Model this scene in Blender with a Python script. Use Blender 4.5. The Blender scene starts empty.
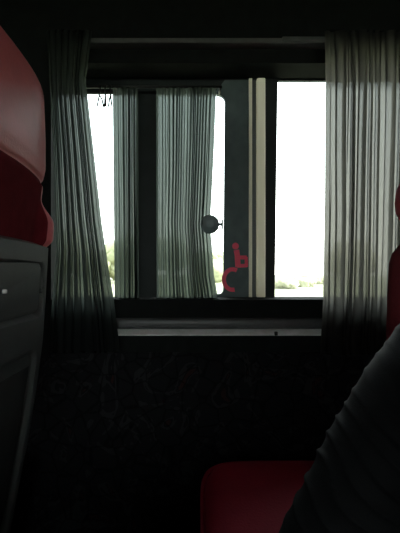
import bpy, bmesh, math, random
from mathutils import Vector, noise

S = bpy.context.scene
COL = S.collection
F = 410.0            # focal length in pixels of the 400 px wide frame
CZ = 0.85            # camera height above the coach floor

def WX(px, Y): return (px - 200.0) / F * Y
def WZ(py, Y): return CZ - (py - 266.5) / F * Y

# ------------------------------------------------------------------ materials
def new_mat(name):
    m = bpy.data.materials.new(name); m.use_nodes = True
    nt = m.node_tree; nt.nodes.clear()
    out = nt.nodes.new('ShaderNodeOutputMaterial')
    return m, nt, out

def principled(name, col, rough=0.6, metal=0.0, spec=0.5, var=0.15, scale=30, bump=0.0, bscale=200, sheen=0.0, coat=0.0):
    m, nt, out = new_mat(name)
    b = nt.nodes.new('ShaderNodeBsdfPrincipled')
    tc = nt.nodes.new('ShaderNodeTexCoord')
    nz = nt.nodes.new('ShaderNodeTexNoise'); nz.inputs['Scale'].default_value = scale
    nz.inputs['Detail'].default_value = 4
    nt.links.new(tc.outputs['Object'], nz.inputs['Vector'])
    r = nt.nodes.new('ShaderNodeValToRGB')
    lo = [c * (1 - var) for c in col]; hi = [min(1, c * (1 + var)) for c in col]
    r.color_ramp.elements[0].position = 0.3; r.color_ramp.elements[1].position = 0.7
    r.color_ramp.elements[0].color = (*lo, 1); r.color_ramp.elements[1].color = (*hi, 1)
    nt.links.new(nz.outputs['Fac'], r.inputs['Fac'])
    nt.links.new(r.outputs['Color'], b.inputs['Base Color'])
    b.inputs['Roughness'].default_value = rough
    b.inputs['Metallic'].default_value = metal
    b.inputs['Specular IOR Level'].default_value = spec
    if sheen: b.inputs['Sheen Weight'].default_value = sheen
    if coat: b.inputs['Coat Weight'].default_value = coat
    if bump:
        n2 = nt.nodes.new('ShaderNodeTexNoise'); n2.inputs['Scale'].default_value = bscale
        nt.links.new(tc.outputs['Object'], n2.inputs['Vector'])
        bp = nt.nodes.new('ShaderNodeBump'); bp.inputs['Strength'].default_value = bump
        bp.inputs['Distance'].default_value = 0.002
        nt.links.new(n2.outputs['Fac'], bp.inputs['Height'])
        nt.links.new(bp.outputs['Normal'], b.inputs['Normal'])
    nt.links.new(b.outputs[0], out.inputs['Surface'])
    return m

def cloth_mat(name, trans_col, diff_col, clear, fwd=None):
    """sheer woven curtain cloth: threads scatter light through, the gaps between threads let some pass straight"""
    m, nt, out = new_mat(name)
    tc = nt.nodes.new('ShaderNodeTexCoord')
    mp = nt.nodes.new('ShaderNodeMapping'); mp.inputs['Scale'].default_value = (60, 60, 4)
    nz = nt.nodes.new('ShaderNodeTexNoise'); nz.inputs['Scale'].default_value = 3; nz.inputs['Detail'].default_value = 5
    nt.links.new(tc.outputs['Object'], mp.inputs['Vector']); nt.links.new(mp.outputs[0], nz.inputs['Vector'])
    rp = nt.nodes.new('ShaderNodeValToRGB')
    rp.color_ramp.elements[0].color = (*[c * .8 for c in trans_col], 1)
    rp.color_ramp.elements[1].color = (*[c * 1.15 for c in trans_col], 1)
    nt.links.new(nz.outputs['Fac'], rp.inputs['Fac'])
    tl = nt.nodes.new('ShaderNodeBsdfTranslucent'); nt.links.new(rp.outputs[0], tl.inputs['Color'])
    df = nt.nodes.new('ShaderNodeBsdfDiffuse'); df.inputs['Color'].default_value = (*diff_col, 1)
    ad = nt.nodes.new('ShaderNodeAddShader')
    nt.links.new(tl.outputs[0], ad.inputs[0]); nt.links.new(df.outputs[0], ad.inputs[1])
    if fwd:      # part of the light goes on nearly straight through the fine weave
        rf = nt.nodes.new('ShaderNodeBsdfRefraction'); rf.inputs['IOR'].default_value = 1.18; rf.inputs['Roughness'].default_value = .45
        rf.inputs['Color'].default_value = (*fwd, 1)
        a2 = nt.nodes.new('ShaderNodeAddShader')
        nt.links.new(ad.outputs[0], a2.inputs[0]); nt.links.new(rf.outputs[0], a2.inputs[1]); ad = a2
    tr = nt.nodes.new('ShaderNodeBsdfTransparent'); tr.inputs['Color'].default_value = (.95, 1, 1, 1)
    mx = nt.nodes.new('ShaderNodeMixShader'); mx.inputs[0].default_value = clear
    nt.links.new(ad.outputs[0], mx.inputs[1]); nt.links.new(tr.outputs[0], mx.inputs[2])
    nt.links.new(mx.outputs[0], out.inputs['Surface'])
    return m

def glass_mat(name, tint):
    m, nt, out = new_mat(name)
    tr = nt.nodes.new('ShaderNodeBsdfTransparent'); tr.inputs['Color'].default_value = (*tint, 1)
    gl = nt.nodes.new('ShaderNodeBsdfGlossy'); gl.inputs['Roughness'].default_value = 0.03
    fr = nt.nodes.new('ShaderNodeFresnel'); fr.inputs['IOR'].default_value = 1.3
    mx = nt.nodes.new('ShaderNodeMixShader')
    nt.links.new(fr.outputs[0], mx.inputs[0]); nt.links.new(tr.outputs[0], mx.inputs[1]); nt.links.new(gl.outputs[0], mx.inputs[2])
    nt.links.new(mx.outputs[0], out.inputs['Surface'])
    return m

def patterned_fabric(name):
    m, nt, out = new_mat(name)
    b = nt.nodes.new('ShaderNodeBsdfPrincipled'); b.inputs['Roughness'].default_value = .95
    b.inputs['Specular IOR Level'].default_value = .1
    tc = nt.nodes.new('ShaderNodeTexCoord')
    v = nt.nodes.new('ShaderNodeTexVoronoi'); v.inputs['Scale'].default_value = 22
    v.feature = 'DISTANCE_TO_EDGE'
    n = nt.nodes.new('ShaderNodeTexNoise'); n.inputs['Scale'].default_value = 9; n.inputs['Detail'].default_value = 2
    n.inputs['Distortion'].default_value = 2.5
    nt.links.new(tc.outputs['Object'], v.inputs['Vector']); nt.links.new(tc.outputs['Object'], n.inputs['Vector'])
    r = nt.nodes.new('ShaderNodeValToRGB'); r.color_ramp.interpolation = 'CONSTANT'
    e = r.color_ramp.elements
    e[0].position = 0; e[0].color = (.010, .010, .011, 1)
    e[1].position = .56; e[1].color = (.020, .020, .021, 1)
    x = e.new(.63); x.color = (.008, .008, .009, 1)
    x = e.new(.69); x.color = (.026, .012, .011, 1)
    nt.links.new(n.outputs['Fac'], r.inputs['Fac'])
    r2 = nt.nodes.new('ShaderNodeValToRGB')
    r2.color_ramp.elements[0].position = .02; r2.color_ramp.elements[0].color = (.5, .5, .5, 1)
    r2.color_ramp.elements[1].position = .06; r2.color_ramp.elements[1].color = (1, 1, 1, 1)
    nt.links.new(v.outputs['Distance'], r2.inputs['Fac'])
    mu = nt.nodes.new('ShaderNodeMix'); mu.data_type = 'RGBA'; mu.blend_type = 'MULTIPLY'; mu.inputs[0].default_value = 1
    nt.links.new(r.outputs[0], mu.inputs[6]); nt.links.new(r2.outputs[0], mu.inputs[7])
    nt.links.new(mu.outputs[2], b.inputs['Base Color'])
    nt.links.new(b.outputs[0], out.inputs['Surface'])
    return m

M = dict(
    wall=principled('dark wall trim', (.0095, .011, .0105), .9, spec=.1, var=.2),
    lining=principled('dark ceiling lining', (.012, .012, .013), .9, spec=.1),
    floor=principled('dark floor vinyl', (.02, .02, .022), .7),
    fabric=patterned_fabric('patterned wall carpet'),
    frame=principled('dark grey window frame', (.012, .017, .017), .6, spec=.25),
    panel=principled('grey green door panel', (.085, .118, .118), .55, spec=.3),
    cream=cloth_mat('cream translucent plastic seal', (.30, .30, .26), (.62, .60, .52), .0),
    rubber=principled('black rubber', (.03, .03, .03), .7),
    sill=principled('grey sill moulding', (.06, .063, .063), .45),
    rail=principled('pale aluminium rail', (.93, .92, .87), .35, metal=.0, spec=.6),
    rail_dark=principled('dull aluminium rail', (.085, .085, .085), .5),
    glass=glass_mat('window glass', (.93, .97, .96)),
    curt=cloth_mat('grey sheer curtain', (.074, .070, .062), (.010, .010, .010), .014, (.039, .037, .033)),
    curt_l=cloth_mat('grey green sheer curtain', (.036, .042, .037), (.008, .009, .009), .012, (.022, .0250, .0220)),
    curt_in=cloth_mat('thin grey green curtain', (.039, .047, .041), (.009, .011, .010), .014, (.023, .0270, .0235)),
    leather=principled('red leather', (.34, .018, .040), .6, spec=.10, var=.12, scale=12, bump=.25, bscale=260),
    leather_sheen=principled('paler red leather with painted sheen', (.62, .145, .155), .40, spec=.5, var=.12, scale=12, bump=.25, bscale=260),  # the red leather again, with window sheen put into a paler colour
    leather_shade=principled('matte dark red leather shade', (.115, .012, .017), .95, spec=.05, var=.15),  # darker matte copy of the red leather, its missing sheen put into the colour
    shell=principled('grey plastic shell', (.085, .090, .085), .5, spec=.4, var=.06, bump=.15, bscale=500),
    pocket=principled('dark pocket cloth', (.03, .032, .031), .8),
    metal=principled('dark steel', (.08, .08, .085), .45, metal=.8),
    black=principled('black plastic', (.008, .008, .008), .5),
    white=principled('white plastic', (.75, .75, .72), .5),
    red=principled('red vinyl', (.92, .06, .13), .5, var=.05),
    knob=principled('dark grey knob plastic', (.22, .28, .275), .5),
    knit=principled('black ribbed knit', (.0045, .0048, .0052), .7, spec=.07, bump=.2, bscale=700),
    trousers=principled('dark trousers', (.02, .02, .025), .9, spec=.15),
    skin=principled('skin', (.52, .32, .23), .5),
    lips=principled('lips', (.42, .17, .15), .5),
    hair=principled('dark hair', (.015, .011, .009), .5),
    shoe=principled('dark shoes', (.02, .018, .016), .5),
    grass=principled('dry field grass', (.26, .265, .18), .95, spec=.1, var=.3, scale=.3),
    leaf=principled('pale green foliage', (.29, .295, .185), .9, spec=.1, var=.2, scale=2),
    pale_tone=principled('overexposed pale shrub foliage', (.36, .355, .26), .9, spec=.1, var=.25, scale=3),  # overexposed look of the shrubs put into a pale leaf colour
    bark=principled('tree bark', (.14, .11, .08), .9),
)

# ------------------------------------------------------------------ helpers
def obj(name, bm, mat, parent=None, smooth=True, sharp=None):
    me = bpy.data.meshes.new(name)
    bmesh.ops.recalc_face_normals(bm, faces=bm.faces[:])
    bm.to_mesh(me); bm.free()
    me.materials.append(mat)
    if smooth:
        for p in me.polygons: p.use_smooth = True
        if sharp is not None:
            me.set_sharp_from_angle(angle=math.radians(sharp))
    o = bpy.data.objects.new(name, me); COL.objects.link(o)
    if parent: o.parent = parent
    return o

def tag(o, label=None, cat=None, group=None, kind=None):
    if label: o['label'] = label
    if cat: o['category'] = cat
    if group: o['group'] = group
    if kind: o['kind'] = kind
    return o

def thing(name, label, cat, loc=(0, 0, 0), group=None):
    o = bpy.data.objects.new(name, None); COL.objects.link(o)
    o.empty_display_size = .05
    o.location = loc
    return tag(o, label, cat, group)

def struct(name, bm, mat, parent=None, smooth=False):
    o = obj(name, bm, mat, parent, smooth, 40 if smooth else None)
    if parent is None: o['kind'] = 'structure'
    return o

def kids(o): return [c for c in bpy.data.objects if c.parent == o]
def copy_tree(o, parent=None):
    c = o.copy(); COL.objects.link(c)
    if parent: c.parent = parent
    for ch in kids(o): copy_tree(ch, c)
    return c

def box(bm, x0, x1, y0, y1, z0, z1, bev=0.0, seg=3):
    r = bmesh.ops.create_cube(bm, size=1)
    vs = r['verts']
    for v in vs:
        v.co = Vector((x0 + (v.co.x + .5) * (x1 - x0), y0 + (v.co.y + .5) * (y1 - y0), z0 + (v.co.z + .5) * (z1 - z0)))
    if bev:
        es = list({e for v in vs for e in v.link_edges})
        bmesh.ops.bevel(bm, geom=es, offset=bev, segments=seg, profile=.5, affect='EDGES')

def prism(bm, pts, y0, y1):
    """polygon in the XZ plane extruded from y0 to y1"""
    a = [bm.verts.new((x, y0, z)) for x, z in pts]
    b = [bm.verts.new((x, y1, z)) for x, z in pts]
    bm.faces.new(a); bm.faces.new(b[::-1])
    n = len(pts)
    for i in range(n):
        bm.faces.new((a[i], b[i], b[(i + 1) % n], a[(i + 1) % n]))

def wall_hole(bm, axis_pts, holes, y0, y1):
    """rectangular wall (x0,x1,z0,z1) with rectangular holes, built of a welded grid"""
    x0, x1, z0, z1 = axis_pts
    xs = sorted({x0, x1} | {h[0] for h in holes} | {h[1] for h in holes})
    zs = sorted({z0, z1} | {h[2] for h in holes} | {h[3] for h in holes})
    def inhole(cx, cz): return any(h[0] < cx < h[1] and h[2] < cz < h[3] for h in holes)
    for i in range(len(xs) - 1):
        for j in range(len(zs) - 1):
            if inhole((xs[i] + xs[i + 1]) / 2, (zs[j] + zs[j + 1]) / 2): continue
            box(bm, xs[i], xs[i + 1], y0, y1, zs[j], zs[j + 1])
    bmesh.ops.remove_doubles(bm, verts=bm.verts[:], dist=1e-5)
    seen = {}
    for f in bm.faces[:]:
        k = tuple(sorted(v.index for v in f.verts))
        bm.verts.index_update()
    # drop the inner faces shared by neighbouring blocks
    bm.verts.index_update()
    groups = {}
    for f in bm.faces:
        groups.setdefault(tuple(sorted(v.index for v in f.verts)), []).append(f)
    dead = [f for g in groups.values() if len(g) > 1 for f in g]
    bmesh.ops.delete(bm, geom=dead, context='FACES')

def tube(bm, pts, r, n=8, closed=False, caps=True):
    pts = [Vector(p) for p in pts]
    rings = []
    for i, p in enumerate(pts):
        a = pts[i - 1] if (i > 0 or closed) else p
        b = pts[(i + 1) % len(pts)] if (i < len(pts) - 1 or closed) else p
        t = (b - a).normalized()
        up = Vector((0, 0, 1)) if abs(t.z) < .9 else Vector((0, 1, 0))
        u = t.cross(up).normalized(); w = u.cross(t)
        rr = r[i] if isinstance(r, (list, tuple)) else r
        rings.append([bm.verts.new(p + (u * math.cos(2 * math.pi * k / n) + w * math.sin(2 * math.pi * k / n)) * rr) for k in range(n)])
    m = len(rings)
    for i in range(m if closed else m - 1):
        A, B = rings[i], rings[(i + 1) % m]
        for k in range(n):
            bm.faces.new((A[k], A[(k + 1) % n], B[(k + 1) % n], B[k]))
    if caps and not closed:
        bm.faces.new(rings[0][::-1]); bm.faces.new(rings[-1])

def interp(tab, t):
    if t <= tab[0][0]: return tab[0][1]
    for (a, va), (b, vb) in zip(tab, tab[1:]):
        if t <= b:
            k = (t - a) / (b - a)
            return va + (vb - va) * k
    return tab[-1][1]
def sm(a, b, t):
    t = max(0, min(1, (t - a) / (b - a))); return t * t * (3 - 2 * t)

def loft(bm, rings):
    vr = [[bm.verts.new(p) for p in r] for r in rings]
    n = len(vr[0])
    for A, B in zip(vr, vr[1:]):
        for k in range(n):
            bm.faces.new((A[k], A[(k + 1) % n], B[(k + 1) % n], B[k]))
    bm.faces.new(vr[0][::-1]); bm.faces.new(vr[-1])

# ------------------------------------------------------------------ coach shell
YW = 1.0                      # inner face of the window wall
YO = -1.35                    # inner face of the wall across the aisle
X0, X1, ZC = -2.4, 2.6, 1.95
OPX0, OPX1 = WX(51, YW), WX(416, YW)
OPZ0, OPZ1 = WZ(299.5, YW), WZ(79, 1.085)

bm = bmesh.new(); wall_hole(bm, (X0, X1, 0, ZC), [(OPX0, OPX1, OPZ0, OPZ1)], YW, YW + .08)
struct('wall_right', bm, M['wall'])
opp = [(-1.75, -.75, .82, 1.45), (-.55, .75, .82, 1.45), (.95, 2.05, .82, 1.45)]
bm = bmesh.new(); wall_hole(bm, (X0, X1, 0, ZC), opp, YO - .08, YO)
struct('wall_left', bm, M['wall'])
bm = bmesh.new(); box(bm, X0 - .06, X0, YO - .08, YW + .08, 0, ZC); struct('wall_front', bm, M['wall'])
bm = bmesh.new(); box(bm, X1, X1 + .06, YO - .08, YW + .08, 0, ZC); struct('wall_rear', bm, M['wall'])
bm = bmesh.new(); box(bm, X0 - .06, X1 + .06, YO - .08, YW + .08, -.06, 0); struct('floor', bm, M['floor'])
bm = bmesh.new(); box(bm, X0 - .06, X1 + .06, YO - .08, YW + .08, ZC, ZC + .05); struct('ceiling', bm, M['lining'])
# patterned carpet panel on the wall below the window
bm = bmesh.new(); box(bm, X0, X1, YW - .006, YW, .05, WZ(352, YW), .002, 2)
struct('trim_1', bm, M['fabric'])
# windows across the aisle
for k, h in enumerate(opp):
    bm = bmesh.new()
    wall_hole(bm, (h[0], h[1], h[2], h[3]), [(h[0] + .03, h[1] - .03, h[2] + .03, h[3] - .03)], YO - .07, YO - .02)
    w = struct('window_%d' % (k + 2), bm, M['frame'])
    bm = bmesh.new(); box(bm, h[0] + .03, h[1] - .03, YO - .05, YO - .045, h[2] + .03, h[3] - .03)
    struct('glass_pane', bm, M['glass'], w)

# ------------------------------------------------------------------ the window
YF, YB = 1.09, 1.101           # front and back of the frame
fx = lambda px: WX(px, YF)
fz = lambda py: WZ(py, YF)
bm = bmesh.new()
L, R = OPX0 - .06, OPX1 + .06
TOP, BOT = OPZ1 + .10, OPZ0 - .06
zb = fz(297)
def rect(x0, x1, z0, z1, y0=YF, y1=YB): prism(bm, [(x0, z0), (x1, z0), (x1, z1), (x0, z1)], y0, y1)
rect(L, R, BOT, zb)                                   # bottom rail
rect(L, fx(30), zb, TOP)
rect(fx(418), R, zb, TOP)
rect(fx(30), fx(224.5), fz(93), TOP)                  # header over the left panes
rect(fx(224.5), fx(418), fz(80.5), TOP)               # header over the right panes
win = struct('window_1', bm, M['frame'])
bm = bmesh.new()
prism(bm, [(fx(136.5), zb), (fx(157.5), zb), (fx(157.5), fz(93)), (fx(136.5), fz(93))], YF - .012, YB)
struct('window_post', bm, M['frame'], win)
# wide door panel with the rounded inner edge of the pane
bm = bmesh.new()
pts = [(fx(248.5), zb), (fx(248.5), fz(80.5)), (fx(224.8), fz(80.5))]
r = 7.5
pts += [(fx(215), fz(93))]
for k in range(0, 9):
    a = math.pi / 2 * (1 - k / 8)
    pts.append((fx(224.8 - r + r * math.cos(a)), fz(95 + r - r * math.sin(a))))
for k in range(0, 9):
    a = math.pi / 2 * k / 8
    pts.append((fx(223.2 - 4 + 4 * math.cos(a)), fz(294 - 5 + 5 * math.sin(a))))
pts += [(fx(214), fz(294.2)), (fx(214), zb)]
prism(bm, pts, YF - .004, YB)
struct('door_panel', bm, M['panel'], win)
# cream edge seals: two ribs with a dark groove between
bm = bmesh.new(); prism(bm, [(fx(248.5), zb), (fx(251.5), zb), (fx(251.5), fz(80.5)), (fx(248.5), fz(80.5))], YF - .014, YF + .02)
struct('seal_strip', bm, M['cream'], win)
bm = bmesh.new(); prism(bm, [(fx(251.5), zb), (fx(256), zb), (fx(256), fz(80.5)), (fx(251.5), fz(80.5))], YF - .002, YF + .02)
struct('seal_groove', bm, M['sill'], win)
bm = bmesh.new()
box(bm, fx(256), fx(264.5), YF - .018, YF + .02, zb, fz(80.5), .003, 3)
struct('seal_strip', bm, M['cream'], win, True)
bm = bmesh.new()
prism(bm, [(fx(264.5), zb), (fx(274), zb), (fx(277), fz(80.5)), (fx(264.5), fz(80.5))], YF - .01, YB)
struct('window_post', bm, M['frame'], win)
for a, b, t in ((30, 136.5, 93), (157.5, 224.8, 95), (274, 418, 80.5)):
    bm = bmesh.new(); box(bm, fx(a) - .004, fx(b) + .004, YF + .003, YF + .007, zb - .004, fz(t) + .004)
    struct('glass_pane', bm, M['glass'], win)
# sill moulding below the window: a half-round ledge
bm = bmesh.new()
zc = WZ(324, .99); hh = .0135
prof = [(YW, zc - hh)] + [(YW - .009 * math.sin(math.pi * k / 10) ** .7, zc - hh * math.cos(math.pi * k / 10)) for k in range(1, 10)] + [(YW, zc + hh)]
rings = [[(x, y, z) for y, z in prof] for x in (OPX0 + .03, OPX1 + .1)]
loft(bm, rings)
struct('trim_2', bm, M['sill'], None, True)

# wheelchair sticker on the door panel
def sx(px): return fx(px)
bm = bmesh.new()
ys = YF - .0047
def disc(bm, cx, cz, r, y, n=20):
    prism(bm, [(cx + r * math.cos(2 * math.pi * k / n), cz + r * math.sin(2 * math.pi * k / n)) for k in range(n)], y - .0006, y)
def ribbon(bm, pts, w, y):
    P = [Vector((fx(x), fz(z))) for x, z in pts]
    lft, rgt = [], []
    for i, p in enumerate(P):
        a = P[max(0, i - 1)]; b = P[min(len(P) - 1, i + 1)]
        t = (b - a).normalized(); nrm = Vector((-t.y, t.x)) * w / F * YF / 2
        lft.append(p + nrm); rgt.append(p - nrm)
    prism(bm, [tuple(p) for p in lft + rgt[::-1]], y - .0006, y)
disc(bm, fx(235.3), fz(246.2), 3.4 / F * YF, ys)
ribbon(bm, [(236.2, 250), (237.2, 256), (237.8, 267)], 5.5, ys - .0002)
ribbon(bm, [(237.5, 257.5), (246.5, 257.5)], 4.0, ys - .0004)
ribbon(bm, [(237, 266), (246.8, 265.5)], 3.6, ys - .0006)
ribbon(bm, [(245.8, 257), (246.2, 267)], 3.2, ys - .0008)
wheel = [(232.5 + 8.8 * math.cos(a), 279.5 + 10.2 * math.sin(a)) for a in [math.radians(-62 - 9.2 * k) for k in range(0, 25)]]
ribbon(bm, wheel, 4.2, ys - .0010)
st = obj('wheelchair_sticker', bm, M['red'], None, False)
tag(st, 'red wheelchair symbol stuck low on the dark door panel between the panes', 'sticker')

# ------------------------------------------------------------------ rails
def rail(name, py0, py1, Y, mat, label, slope, joint=None):
    t = thing(name, label, 'rail', (0, YW, WZ((py0 + py1) / 2, Y)))
    bm = bmesh.new()
    z0, z1 = WZ(py1, Y), WZ(py0, Y)
    o = Vector(t.location)
    pr = [(YW, z0 - .002), (Y - .004, z0 - .002), (Y - .005, z0), (Y + slope, z1), (YW, z1 + .003)]
    loft(bm, [[(x - o.x, y - o.y, z - o.z) for y, z in pr] for x in (WX(64, Y), WX(420, Y))])
    obj('rail_bar', bm, mat, t, False)
    return t, o, z0, z1
t, o, z0, z1 = rail('curtain_rail', 331.8, 334.6, .974, M['rail'], 'pale curtain rail running along the wall below the window sill', .013)
bm = bmesh.new(); box(bm, WX(274.5, .97) - o.x, WX(277.5, .97) - o.x, .965 - o.y, .973 - o.y, z0 - .001 - o.z, z1 + .001 - o.z, .001, 2)
obj('rail_clip', bm, M['rubber'], t)
t, o, z0, z1 = rail('curtain_rail', 38.5, 42.6, .974, M['rail_dark'], 'dull grey curtain rail running along the wall above the window', -.002)
bm = bmesh.new(); box(bm, WX(282, .972) - o.x, WX(325, .972) - o.x, .966 - o.y, .973 - o.y, z0 - .0005 - o.z, z1 + .0005 - o.z, .001, 2)
obj('rail_cover', bm, M['sill'], t)

# ------------------------------------------------------------------ curtains
def curtain(name, label, group, Lt, Rt, top, bot, Y, pleats, amp, over, seed, mat, nu=420, nv=70, gather=.5, drift=.35, edge=.12):
    rnd = random.Random(seed)
    # irregular pleat widths: a monotone warp of u
    ws = [rnd.uniform(.45, 1.6) for _ in range(pleats)]
    tot = sum(ws); cum = [0]
    for w in ws: cum.append(cum[-1] + w / tot)
    ampk = [rnd.uniform(.6, 1.25) for _ in range(pleats + 1)]
    bm = bmesh.new()
    grid = []
    for j in range(nv + 1):
        v = j / nv
        py = top + (bot - top) * v
        xl, xr = WX(interp(Lt, py), Y), WX(interp(Rt, py), Y)
        row = []
        for i in range(nu + 1):
            u = i / nu
            k = 0
            while k < pleats - 1 and u > cum[k + 1]: k += 1
            loc = (u - cum[k]) / (cum[k + 1] - cum[k])
            ph = 2 * math.pi * loc + drift * math.sin(v * 3 + k * 1.7) + .25 * noise.noise((u * 6, v * 4, seed))
            a = ampk[k] * (1 - loc) + ampk[k + 1] * loc
            env = sm(0, edge, u) * sm(0, edge, 1 - u)
            A = amp * a * (.35 + .65 * env) * (gather + (1 - gather) * sm(0, .35, v))
            dy = A * math.cos(ph) + .35 * amp * noise.noise((u * 5, v * 3, seed + 9))
            dx = over * a * (xr - xl) * (cum[k + 1] - cum[k]) * math.sin(2 * ph) * env
            frill = 0
            if v < .035: frill = .0012 * math.sin(u * pleats * 9)
            row.append(bm.verts.new((xl + (xr - xl) * u + dx, Y + dy, WZ(py, Y) + frill)))
        grid.append(row)
    for j in range(nv):
        for i in range(nu):
            bm.faces.new((grid[j][i], grid[j][i + 1], grid[j + 1][i + 1], grid[j + 1][i]))
    # turned hem tape along the top
    o = obj(name, bm, mat)
    tag(o, label, 'curtain', group)
    return o

YC = .953
curtain('window_curtain', 'grey green curtain at the left end of the window, beside the red seat back', 'curtains on the rails',
        [(30, 46), (80, 49), (150, 53), (250, 56), (345, 48)],
        [(30, 92), (80, 85.5), (130, 91), (180, 96.5), (220, 101), (270, 108.5), (300, 113.5), (345, 119)],
        31, 352, YC, 8, .011, .24, 3, M['curt_l'])
curtain('window_curtain', 'warm grey pleated curtain at the right end of the window, behind the right headrest', 'curtains on the rails',
        [(30, 325), (80, 326), (200, 325), (300, 323.5), (345, 321)],
        [(30, 428), (200, 424), (345, 420)],
        31, 354, YC, 10, .011, .25, 8, M['curt'])
YI = 1.045
curtain('window_curtain', 'narrow thin curtain hanging left of the dark window post', 'curtains inside the window frame',
        [(85, 112.5), (200, 113.5), (300, 114.5)], [(85, 138), (300, 139)],
        88, 299, YI, 5, .006, .25, 5, M['curt_in'], 200)
curtain('window_curtain', 'thin pleated curtain hanging between the dark post and the wheelchair symbol', 'curtains inside the window frame',
        [(85, 156), (300, 156.5)],
        [(85, 216.5), (97, 216), (150, 214), (200, 211.5), (224, 210), (245, 212), (275, 214), (299, 218)],
        88, 299, YI, 10, .007, .25, 11, M['curt_in'])
# inner curtain rod and its hooks
bm = bmesh.new(); tube(bm, [(WX(60, YI), YI, WZ(87, YI)), (WX(222, YI), YI, WZ(87, YI))], .0035, 10)
for px in (66, 220): tube(bm, [(WX(px, YI), YI, WZ(87, YI)), (WX(px, YI), YF, WZ(87, YI))], .003, 8)
tag(obj('curtain_rod', bm, M['black']), 'thin black rod carrying the two inner curtains, under the window header', 'rod')
def hook(px, lean, label):
    bm = bmesh.new()
    x = WX(px, YI); z = WZ(87, YI)
    p = [(x, YI + .005, z - .001), (x, YI, z + .0055), (x, YI - .0055, z), (x, YI - .004, z - .012), (x + lean * .3, YI - .003, z - .022),
         (x + lean, YI - .002, z - .050)]
    tube(bm, p, .0020, 6)
    q = [(x + lean * .3, YI - .003, z - .022), (x - lean * .5, YI - .003, z - .031), (x - lean * 1.1, YI - .003, z - .052)]
    tube(bm, q, .0021, 6)
    tag(obj('curtain_hook', bm, M['black']), label, 'hook', 'bare hooks on the inner rod')
hook(100.5, -.008, 'bare black curtain hook with splayed legs, farthest left on the inner rod')
hook(105.5, .0015, 'bare black curtain hook in the middle of three, against the bright left pane')
hook(110.5, .004, 'bare black curtain hook nearest the narrow thin curtain')

# round knob on the pane
kx, kz = WX(210, 1.035), WZ(224, 1.035)
t = thing('window_lock', 'round dark lock with a small tee handle over the curtain edge', 'lock', (kx, 1.1, kz))
def knob_lathe(prof, n=40, flute=0):
    bm = bmesh.new(); rings = []
    for r, y in prof:
        rings.append([(r * (1 + (flute * math.cos(12 * 2 * math.pi * k / n) if r > .018 else 0)) * math.cos(2 * math.pi * k / n), y, r * math.sin(2 * math.pi * k / n)) for k in range(n)])
    loft(bm, rings); return bm
obj('knob_disc', knob_lathe([(.012, -.045), (.021, -.046), (.0235, -.050), (.0240, -.056), (.0235, -.062), (.019, -.066), (.014, -.067), (.013, -.070), (.006, -.071)], 72, .03), M['knob'], t)
obj('knob_shaft', knob_lathe([(.007, .012), (.007, -.048)], 16), M['knob'], t)
bm = bmesh.new()
box(bm, .020, .031, -.060, -.053, -.0035, .0035, .001, 2)
box(bm, .0295, .0335, -.061, -.052, -.0125, .0125, .0015, 2)
obj('tee_handle', bm, M['knob'], t)

# ------------------------------------------------------------------ seats
HW = .224                       # half width of one seat
def ring_xy(xf, xr, cy, hw, z, n=64, e=4.5, arch=0.0):
    cx, hd = (xf + xr) / 2, (xr - xf) / 2
    out = []
    for k in range(n):
        a = 2 * math.pi * k / n
        c, s = math.cos(a), math.sin(a)
        x = math.copysign(abs(c) ** (2 / e), c) * hd
        y = math.copysign(abs(s) ** (2 / e), s) * hw
        out.append((cx + x, cy + y, z + arch * (1 - (y / HW) ** 2)))
    return out

def part(name, bm, mat, t, smooth=True, sharp=None): 
    for v in bm.verts: v.co -= Vector(t.location)
    return obj(name, bm, mat, t, smooth, sharp)

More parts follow.
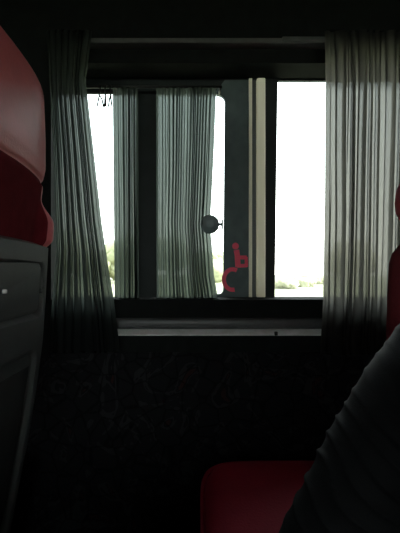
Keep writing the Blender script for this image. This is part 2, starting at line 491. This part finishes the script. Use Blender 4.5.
def seat_place(t, cy):
    # seat cushion
    bm = bmesh.new()
    rings = []
    for z, s in ((.330, .90), (.334, .955), (.345, .985), (.37, 1), (.41, 1), (.43, .985), (.443, .95), (.450, .89), (.455, .75), (.459, .5), (.461, .2)):
        hx, hy = .215 * s, HW * s if s > .9 else HW * (1 - (1 - s) * .98)
        rings.append(ring_xy(.215 - hx + .002, .215 + hx, cy, hy, z + .009, 72, 6 if s > .8 else 4))
    loft(bm, rings)
    c = part('seat_cushion', bm, M['leather'], t)
    bm = bmesh.new()
    tube(bm, ring_xy(.004, .428, cy, HW - .002, .445, 72, 6), .004, 8, closed=True)
    part('piping', bm, M['leather'], t).parent = c
    kid = kids(c)[0]; kid.location = (0, 0, 0)
    # backrest: front cushion
    bm = bmesh.new()
    fr = [(.42, .368), (.5, .360), (.6, .360), (.7, .364), (.80, .366), (.86, .370), (.885, .380), (.90, .398), (.915, .415)]
    rings = []
    N = 26
    for i in range(N + 1):
        z = .40 + (.915 - .40) * i / N
        xf = interp(fr, z); xr = interp([(.40, .428), (.5, .440), (.7, .474), (.76, .484), (.915, .486)], z)
        hw = HW * (1 - .06 * sm(.88, .915, z))
        rings.append(ring_xy(xf, xr, cy, hw, z, 64, 4.5))
    loft(bm, rings); part('backrest', bm, M['leather_shade'], t)
    # headrest: wraps over the top and down the rear to the shell
    ft = [(.875, .425), (.905, .424), (.925, .418), (.942, .396), (.955, .386), (.975, .382), (1.0, .386), (1.02, .396), (1.045, .410), (1.1, .42), (1.2, .428)]
    rt = [(.868, .478), (.876, .488), (.89, .492), (.93, .497), (.985, .5055), (1.006, .508), (1.0135, .503), (1.016, .502), (1.023, .508), (1.045, .512), (1.10, .511), (1.18, .507), (1.22, .503)]
    def headring(z, k=1.0, e=5.0):
        xf, xr = interp(ft, z), interp(rt, z)
        c = (xf + xr) / 2
        out = []
        for x, y, zz in ring_xy(c - (c - xf) * k, c + (xr - c) * k, cy, HW * (1 - (1 - k) * .35), z, 96, e, .018 * sm(.93, 1.02, z)):
            # side bolsters bulge at the lower corners of the rear
            b = .030 * sm(.868, .905, z) * (1 - sm(.935, .985, z)) * sm(.165, .205, abs(y - cy)) * sm(.40, .75, (x - xf) / (xr - xf))
            out.append((x + b, y, zz))
        return out
    rings = [headring(.868, .8)]
    z = .872
    while z < 1.19:
        rings.append(headring(z)); z += .0035
    for z, k in ((1.193, 1), (1.200, .985), (1.207, .95), (1.213, .89), (1.218, .80), (1.222, .66), (1.225, .48), (1.227, .25)):
        rings.append(headring(z, k))
    low = [r for r in rings if min(p[2] for p in r) < 1.020]
    bm = bmesh.new(); loft(bm, rings)
    h = part('headrest', bm, M['leather'], t)
    # window sheen painted paler on upper cover and bolsters, shade darker on lower rear
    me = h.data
    me.materials.append(M['leather_sheen']); me.materials.append(M['leather_shade'])
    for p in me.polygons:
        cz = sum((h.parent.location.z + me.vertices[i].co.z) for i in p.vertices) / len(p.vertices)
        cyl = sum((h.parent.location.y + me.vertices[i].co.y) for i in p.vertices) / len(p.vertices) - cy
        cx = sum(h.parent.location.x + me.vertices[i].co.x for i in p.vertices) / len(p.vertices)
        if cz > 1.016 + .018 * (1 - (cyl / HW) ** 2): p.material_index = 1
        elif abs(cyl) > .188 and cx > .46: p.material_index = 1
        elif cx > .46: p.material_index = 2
    # moulded rear shell with the tray recess and the lower recess
    xs = [(.16, .40), (.3, .432), (.5, .470), (.6, .487), (.7, .500), (.8, .507), (.9, .512)]
    def recess(y, z, hw, z0, z1, r=.018, soft=.006):
        dx = max(abs(y) - (hw - r), 0); dz = max((z0 + r) - z, z - (z1 - r), 0)
        d = math.hypot(dx, dz) - r
        return 1 - sm(-soft, soft * .3, d)
    bm = bmesh.new()
    ny, nz = 112, 190
    g = []
    for j in range(nz + 1):
        z = .16 + (.893 - .16) * j / nz
        row = []
        for i in range(ny + 1):
            y = -HW + 2 * HW * i / ny
            ed = abs(y) / HW
            x = interp(xs, z) - .035 * max(0, (ed - .86) / .14) ** 2.2
            x -= .012 * recess(y, z, .181, .752, .853)
            x -= .007 * recess(y, z, .175, .20, .69, .03)
            x -= .02 * sm(.885, .893, z)
            row.append(bm.verts.new((x, cy + y, z + .008 * (1 - ed ** 2) * sm(.7, .85, z))))
        g.append(row)
    for j in range(nz):
        for i in range(ny):
            bm.faces.new((g[j][i], g[j][i + 1], g[j + 1][i + 1], g[j + 1][i]))
    geo = bmesh.ops.extrude_face_region(bm, geom=bm.faces[:])
    for v in geo['geom']:
        if isinstance(v, bmesh.types.BMVert): v.co.x -= .022
    part('back_shell', bm, M['shell'], t, True, 45)
    # folding tray in its recess
    bm = bmesh.new()
    hw, za, zb_ = .1715, .760, .853
    pts = []
    for cxy, czz, a0 in ((hw - .014, za + .014, -90), (hw - .014, zb_ - .014, 0), (-hw + .014, zb_ - .014, 90), (-hw + .014, za + .014, 180)):
        for k in range(7):
            a = math.radians(a0 + 15 * k)
            pts.append((cxy + .014 * math.cos(a), czz + .014 * math.sin(a)))
    def trayx(z): return interp(xs, z)
    loft(bm, [[(trayx(z) - .013, cy + y, z + .008 * (1 - (y / HW) ** 2)) for y, z in pts],
              [(trayx(z) - .0045, cy + y, z + .008 * (1 - (y / HW) ** 2)) for y, z in pts],
              [(trayx(z) - .003, cy + y * .99, z + (zb_ + za - 2 * z) * .012 + .008 * (1 - (y / HW) ** 2)) for y, z in pts]])
    tr = part('tray_table', bm, M['shell'], t, True, 40)
    for sy in (-1, 1):
        bm = bmesh.new(); x = trayx(.80)
        box(bm, x - .012, x + .001, cy + sy * .1755 - .0035, cy + sy * .1755 + .0035, .798, .808, .001, 2)
        q = part('tray_hinge', bm, M['black'], t); q.parent = tr; q['label'] = 'black hinge pin'
    bm = bmesh.new(); x = trayx(.81)
    box(bm, x - .006, x + .002, cy + .019, cy + .027, .807, .814, .002, 2)
    q = part('tray_catch', bm, M['white'], t); q.parent = tr; q['label'] = 'white tray catch'
    # pocket in the lower recess
    bm = bmesh.new()
    rings = []
    for z, th in ((.22, .003), (.25, .010), (.4, .016), (.55, .012), (.655, .006), (.66, .003)):
        rings.append([(interp(xs, z) - .0075, cy - .165, z), (interp(xs, z) - .0075 + th * .5, cy - .13, z), (interp(xs, z) - .0075 + th, cy, z),
                      (interp(xs, z) - .0075 + th * .5, cy + .13, z), (interp(xs, z) - .0075, cy + .165, z)])
    loft(bm, rings); part('seat_pocket', bm, M['pocket'], t, True, 60)

seat = thing('double_seat', 'red leather double seat at right with an empty window cushion', 'seat', (.25, .395, 0), 'red double seats in rows')
CYW, CYA = .625, .165
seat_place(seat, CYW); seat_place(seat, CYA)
bm = bmesh.new(); box(bm, .06, .42, CYA - .2, CYW + .2, .27, .333, .012, 3); part('seat_frame', bm, M['metal'], seat, True, 40)
for cy in (CYA + .02, CYW - .02):
    bm = bmesh.new(); box(bm, .12, .38, cy - .02, cy + .02, 0.0, .28, .006, 2); box(bm, .07, .43, cy - .035, cy + .035, 0, .012, .003, 2)
    part('leg', bm, M['metal'], seat, True, 40)
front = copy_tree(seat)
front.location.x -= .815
front['label'] = 'red double seat in front at left, its grey shell back with folded tray towards us'

# ------------------------------------------------------------------ the person whose sleeve shows at right
def skin_mesh(name, nodes, edges, mat, parent=None, sub=3, root=0, post=None, step=.05):
    """nodes: {key: ((x,y,z), radius or (rx, ry))}; edges: key pairs, subdivided so limbs keep their taper"""
    keys = list(nodes); idx = {k: i for i, k in enumerate(keys)}
    vs = [Vector(nodes[k][0]) for k in keys]
    rs = [nodes[k][1] if isinstance(nodes[k][1], tuple) else (nodes[k][1],) * 2 for k in keys]
    es = []
    for a, b in edges:
        i, j = idx[a], idx[b]
        n = max(1, round((vs[i] - vs[j]).length / step))
        last = i
        for k in range(1, n):
            t = k / n
            vs.append(vs[i].lerp(vs[j], t)); rs.append((rs[i][0] * (1 - t) + rs[j][0] * t, rs[i][1] * (1 - t) + rs[j][1] * t))
            es.append((last, len(vs) - 1)); last = len(vs) - 1
        es.append((last, j))
    me = bpy.data.meshes.new(name); me.from_pydata([tuple(v) for v in vs], es, [])
    o = bpy.data.objects.new(name, me); COL.objects.link(o)
    md = o.modifiers.new('skin', 'SKIN'); md.use_smooth_shade = True
    for k, sv in enumerate(me.skin_vertices[0].data):
        sv.radius = rs[k]; sv.use_root = (k == root)
    s = o.modifiers.new('sub', 'SUBSURF'); s.levels = sub; s.render_levels = sub
    dg = bpy.context.evaluated_depsgraph_get(); dg.update()
    ev = o.evaluated_get(dg)
    m2 = bpy.data.meshes.new_from_object(ev, depsgraph=dg)
    m2.name = name
    if post: post(m2)
    m2.materials.clear(); m2.materials.append(mat)
    for p in m2.polygons: p.use_smooth = True
    o.modifiers.clear(); o.data = m2
    if parent: o.parent = parent
    return o

PY = CYA
SHR, ELR, WRR = (.318, PY + .185, .862), (.098, PY + .190, .560), (-.075, PY + .10, .585)
SHL, ELL, WRL = (.300, PY - .185, .885), (.205, PY - .245, .60), (-.02, PY - .10, .585)
N = {
    'pelvis': ((.225, PY, .587), .098), 'waist': ((.245, PY, .67), .105), 'chest': ((.238, PY, .80), .105), 'upper': ((.268, PY, .90), .095),
    'neck': ((.275, PY, .985), .050), 'skull': ((.262, PY, 1.085), (.078, .088)), 'crown': ((.268, PY, 1.155), (.074, .084)), 'jaw': ((.222, PY, 1.035), .048),
    'nose': ((.168, PY, 1.078), .013), 'earr': ((.268, PY + .082, 1.085), .017), 'earl': ((.268, PY - .082, 1.085), .017),
    'shr': (SHR, .064), 'uar': ((.192, PY + .188, .712), .060), 'elr': (ELR, .047), 'wrr': (WRR, .027),
    'shl': (SHL, .062), 'ell': (ELL, .044), 'wrl': (WRL, .027),
    'hipr': ((.215, PY + .090, .545), .072), 'knr': ((-.17, PY + .115, .525), .055), 'ankr': ((-.13, PY + .115, .095), .036), 'toer': ((-.26, PY + .125, .045), .030),
    'hipl': ((.215, PY - .090, .545), .072), 'knl': ((-.17, PY - .115, .525), .055), 'ankl': ((-.13, PY - .115, .095), .036), 'toel': ((-.26, PY - .125, .045), .030),
}
E = [('pelvis', 'waist'), ('waist', 'chest'), ('chest', 'upper'), ('upper', 'neck'), ('neck', 'skull'), ('skull', 'crown'), ('skull', 'jaw'), ('skull', 'nose'), ('skull', 'earr'), ('skull', 'earl'),
     ('upper', 'shr'), ('shr', 'uar'), ('uar', 'elr'), ('elr', 'wrr'), ('upper', 'shl'), ('shl', 'ell'), ('ell', 'wrl'),
     ('pelvis', 'hipr'), ('hipr', 'knr'), ('knr', 'ankr'), ('ankr', 'toer'), ('pelvis', 'hipl'), ('hipl', 'knl'), ('knl', 'ankl'), ('ankl', 'toel')]
for sd, W, sg in (('r', WRR, 1), ('l', WRL, -1)):
    d = Vector((-.95, -.28 * sg, 0)).normalized(); side = Vector((d.y, -d.x, 0)) * -sg
    w = Vector(W)
    N['palm' + sd] = (tuple(w + d * .05 + Vector((0, 0, .003))), (.030, .014)); E.append(('wr' + sd, 'palm' + sd))
    N['thA' + sd] = (tuple(w + d * .045 + side * -.035 + Vector((0, 0, .004))), .010); N['thB' + sd] = (tuple(w + d * .085 + side * -.050), .008)
    E += [('palm' + sd, 'thA' + sd), ('thA' + sd, 'thB' + sd)]
    for f, (off, ln) in enumerate(((-.026, .070), (-.009, .080), (.009, .074), (.026, .058))):
        a = w + d * .088 + side * off; b = a + d * ln * .5 + Vector((0, 0, .004)); c = a + d * ln + Vector((0, 0, -.010))
        N['f%d%sa' % (f, sd)] = (tuple(a), .009); N['f%d%sb' % (f, sd)] = (tuple(b), .008); N['f%d%sc' % (f, sd)] = (tuple(c), .007)
        E += [('palm' + sd, 'f%d%sa' % (f, sd)), ('f%d%sa' % (f, sd), 'f%d%sb' % (f, sd)), ('f%d%sb' % (f, sd), 'f%d%sc' % (f, sd))]
body = skin_mesh('person', N, E, M['skin'], sub=2)
tag(body, 'person in a black ribbed jumper seated at right, only the right sleeve in view', 'person')

def seg_t(p, a, b):
    ab = b - a; t = max(0, min(1, (p - a).dot(ab) / ab.dot(ab)))
    return t, (p - (a + ab * t)).length, ab.length
def folds(me):
    arms = [(Vector(SHR), Vector(ELR), Vector(WRR)), (Vector(SHL), Vector(ELL), Vector(WRL))]
    ns = [v.normal.copy() for v in me.vertices]
    for v, n in zip(me.vertices, ns):
        best = None
        for s, e, w in arms:
            t1, d1, l1 = seg_t(v.co, s, e); t2, d2, l2 = seg_t(v.co, e, w)
            c = (d1, t1 * l1) if d1 < d2 else (d2, l1 + t2 * l2)
            if best is None or c[0] < best[0]: best = c
        d, s = best
        wgt = 1 - sm(.085, .14, d)
        q = v.co
        ph = s / .019 + 1.5 * noise.noise(q * 7) + .5 * noise.noise(q * 22) + 9 * (q.x * .6 + q.y)
        ridge = (1 - abs(math.sin(math.pi * ph))) ** 1.0
        h = .0036 * ridge ** 2 * (.55 + .6 * noise.noise(q * 14 + Vector((3, 1, 7)))) * wgt + .0025 * noise.noise(q * 30)
        v.co = q + n * h
def inflate(keys, k):
    return {q: (N[q][0], tuple(r * k for r in N[q][1]) if isinstance(N[q][1], tuple) else N[q][1] * k) for q in keys}
jk = inflate(['pelvis', 'waist', 'chest', 'upper', 'shr', 'uar', 'elr', 'wrr', 'shl', 'ell', 'wrl'], 1.13)
jk['collar'] = ((.272, PY, .962), .070)
jk['chest'] = (N['chest'][0], .128); jk['upper'] = (N['upper'][0], .122); jk['waist'] = (N['waist'][0], .122)
jm = skin_mesh('jumper', jk, [e for e in E if e[0] in jk and e[1] in jk] + [('upper', 'collar')], M['knit'], body, 4, 0, folds, .026)
tk = inflate(['pelvis', 'hipr', 'knr', 'ankr', 'hipl', 'knl', 'ankl'], 1.12)
skin_mesh('trousers', tk, [e for e in E if e[0] in tk and e[1] in tk], M['trousers'], body, 2)
for sg, a, tt in ((1, 'ankr', 'toer'), (-1, 'ankl', 'toel')):
    A, T = Vector(N[a][0]), Vector(N[tt][0])
    sk = {'a': (tuple(A + Vector((.012, 0, -.005))), .056), 'h': (tuple(A + Vector((.02, 0, -.048))), .050), 'm': (tuple((A + T) / 2 + Vector((0, 0, -.018))), .056), 't': (tuple(T + Vector((-.02, 0, .002))), .046)}
    skin_mesh('shoe', sk, [('a', 'h'), ('h', 'm'), ('m', 't')], M['shoe'], body, 2)
dgx = bpy.context.evaluated_depsgraph_get(); dgx.update()
def face_hit(y, z):      # point of the face surface met from the front
    ok, p, n, f = body.ray_cast(Vector((-.5, y, z)), Vector((1, 0, 0)))
    return p.x if ok else .19
for sg in (-1, 1):
    bm = bmesh.new(); yy = PY + sg * .031; x = face_hit(yy, 1.092)
    bmesh.ops.create_uvsphere(bm, u_segments=16, v_segments=10, radius=1)
    for v in bm.verts: v.co = Vector((x + .004 + v.co.x * .007, yy + v.co.y * .013, 1.092 + v.co.z * .006))
    obj('eye', bm, M['hair'], body)
bm = bmesh.new()
tube(bm, [(face_hit(PY + d, 1.036) - .0005, PY + d, 1.036 + abs(d) * .08) for d in (-.022, -.012, 0, .012, .022)], [.002, .0045, .005, .0045, .002], 8)
obj('mouth', bm, M['lips'], body)
hk = {'a': ((.292, PY, 1.045), .064), 'b': ((.294, PY, 1.11), .084), 'c': ((.272, PY, 1.172), .082), 'd': ((.228, PY, 1.190), .062)}
skin_mesh('hair', hk, [('a', 'b'), ('b', 'c'), ('c', 'd')], M['hair'], body, 2)

# ------------------------------------------------------------------ outside
GZ = -.9
bm = bmesh.new()
bmesh.ops.create_circle(bm, cap_ends=True, radius=85, segments=96)
for v in bm.verts: v.co.z = GZ
tag(obj('ground', bm, M['grass'], None, False), kind='structure')

def tree(px, D, top_py, width, seed, label, leaf=None, kind='tree', group='trees along the far field'):
    rnd = random.Random(seed)
    x = WX(px, D); H = WZ(top_py, D) - GZ
    t = thing(kind, label, kind, (x, D, GZ), group)
    bm = bmesh.new()
    tube(bm, [(0, 0, 0), (.05, 0, H * .3), (0, .05, H * .6)], [.16 * H / 5, .12 * H / 5, .06 * H / 5], 8)
    obj('trunk', bm, M['bark'], t)
    bm = bmesh.new()
    for k in range(16):
        a = rnd.uniform(0, 2 * math.pi); rr = rnd.uniform(.05, .42) * width
        cz = H * rnd.uniform(.32, .80); s = rnd.uniform(.24, .36) * width * (1.2 - .5 * cz / H)
        r = bmesh.ops.create_icosphere(bm, subdivisions=3, radius=1)
        c = Vector((math.cos(a) * rr, math.sin(a) * rr, cz))
        for v in r['verts']:
            n = v.co.copy()
            p = n * s * (1 + .35 * noise.noise(n * 2.5 + Vector((seed, k, 0))) + .18 * noise.noise(n * 7 + Vector((k, seed, 2))))
            p.z = min(p.z * .9 + c.z, H) - c.z
            v.co = c + p
    obj('crown', bm, leaf or M['leaf'], t)
tree(60, 46, 226, 5.6, 1, 'bushy tree beyond the field seen through the left curtain')
tree(101, 52, 250, 5.0, 2, 'tree beyond the field low in the bright left pane')
tree(128, 44, 234, 3.8, 3, 'tree beyond the field seen through the narrow thin curtain')
tree(168, 52, 236, 4.6, 4, 'tree beyond the field behind the left half of the wide thin curtain')
tree(212, 47, 252, 4.4, 5, 'tree beyond the field behind the right edge of the wide thin curtain')
tree(284, 33, 279, 1.9, 6, 'low pale shrub on the field at left of the bright right pane', M['pale_tone'], 'shrub', 'low shrubs on the field')
tree(303, 36, 277, 2.2, 7, 'low pale shrub on the field in the middle of the bright right pane', M['pale_tone'], 'shrub', 'low shrubs on the field')
tree(321, 41, 276, 2.2, 9, 'low pale shrub on the field against the edge of the right curtain', M['pale_tone'], 'shrub', 'low shrubs on the field')
tree(352, 70, 240, 7.0, 8, 'tree beyond the field seen through the right curtain')

# ------------------------------------------------------------------ light
w = bpy.data.worlds.new('overcast sky'); S.world = w; w.use_nodes = True
nt = w.node_tree; nt.nodes.clear()
out = nt.nodes.new('ShaderNodeOutputWorld'); bg = nt.nodes.new('ShaderNodeBackground')
tc = nt.nodes.new('ShaderNodeTexCoord'); sp = nt.nodes.new('ShaderNodeSeparateXYZ')
rp = nt.nodes.new('ShaderNodeValToRGB')
rp.color_ramp.elements[0].position = 0.0; rp.color_ramp.elements[0].color = (1.0, .98, .93, 1)
rp.color_ramp.elements[1].position = .5; rp.color_ramp.elements[1].color = (.86, .94, 1.0, 1)
nt.links.new(tc.outputs['Generated'], sp.inputs[0]); nt.links.new(sp.outputs['Z'], rp.inputs['Fac'])
nt.links.new(rp.outputs[0], bg.inputs['Color']); bg.inputs['Strength'].default_value = 6.0
nt.links.new(bg.outputs[0], out.inputs['Surface'])

sd = bpy.data.lights.new('sun', 'SUN'); sd.energy = 14; sd.angle = math.radians(12); sd.color = (1, .96, .86)
so = bpy.data.objects.new('sun', sd); COL.objects.link(so)
so.rotation_euler = Vector((-.80, .04, -.60)).to_track_quat('-Z', 'Y').to_euler(); so.location = (30, 0, 25)

# ------------------------------------------------------------------ camera and view
cam = bpy.data.cameras.new('camera'); co = bpy.data.objects.new('camera', cam); COL.objects.link(co)
cam.sensor_fit = 'HORIZONTAL'; cam.sensor_width = 36; cam.lens = 36 * F / 400
cam.clip_start = .02; cam.clip_end = 500
co.location = (0, 0, CZ); co.rotation_euler = (math.pi / 2, 0, 0)
S.camera = co
S.view_settings.view_transform = 'Standard'; S.view_settings.look = 'None'
S.view_settings.gamma = 1; S.view_settings.exposure = 0
S.view_settings.use_curve_mapping = False
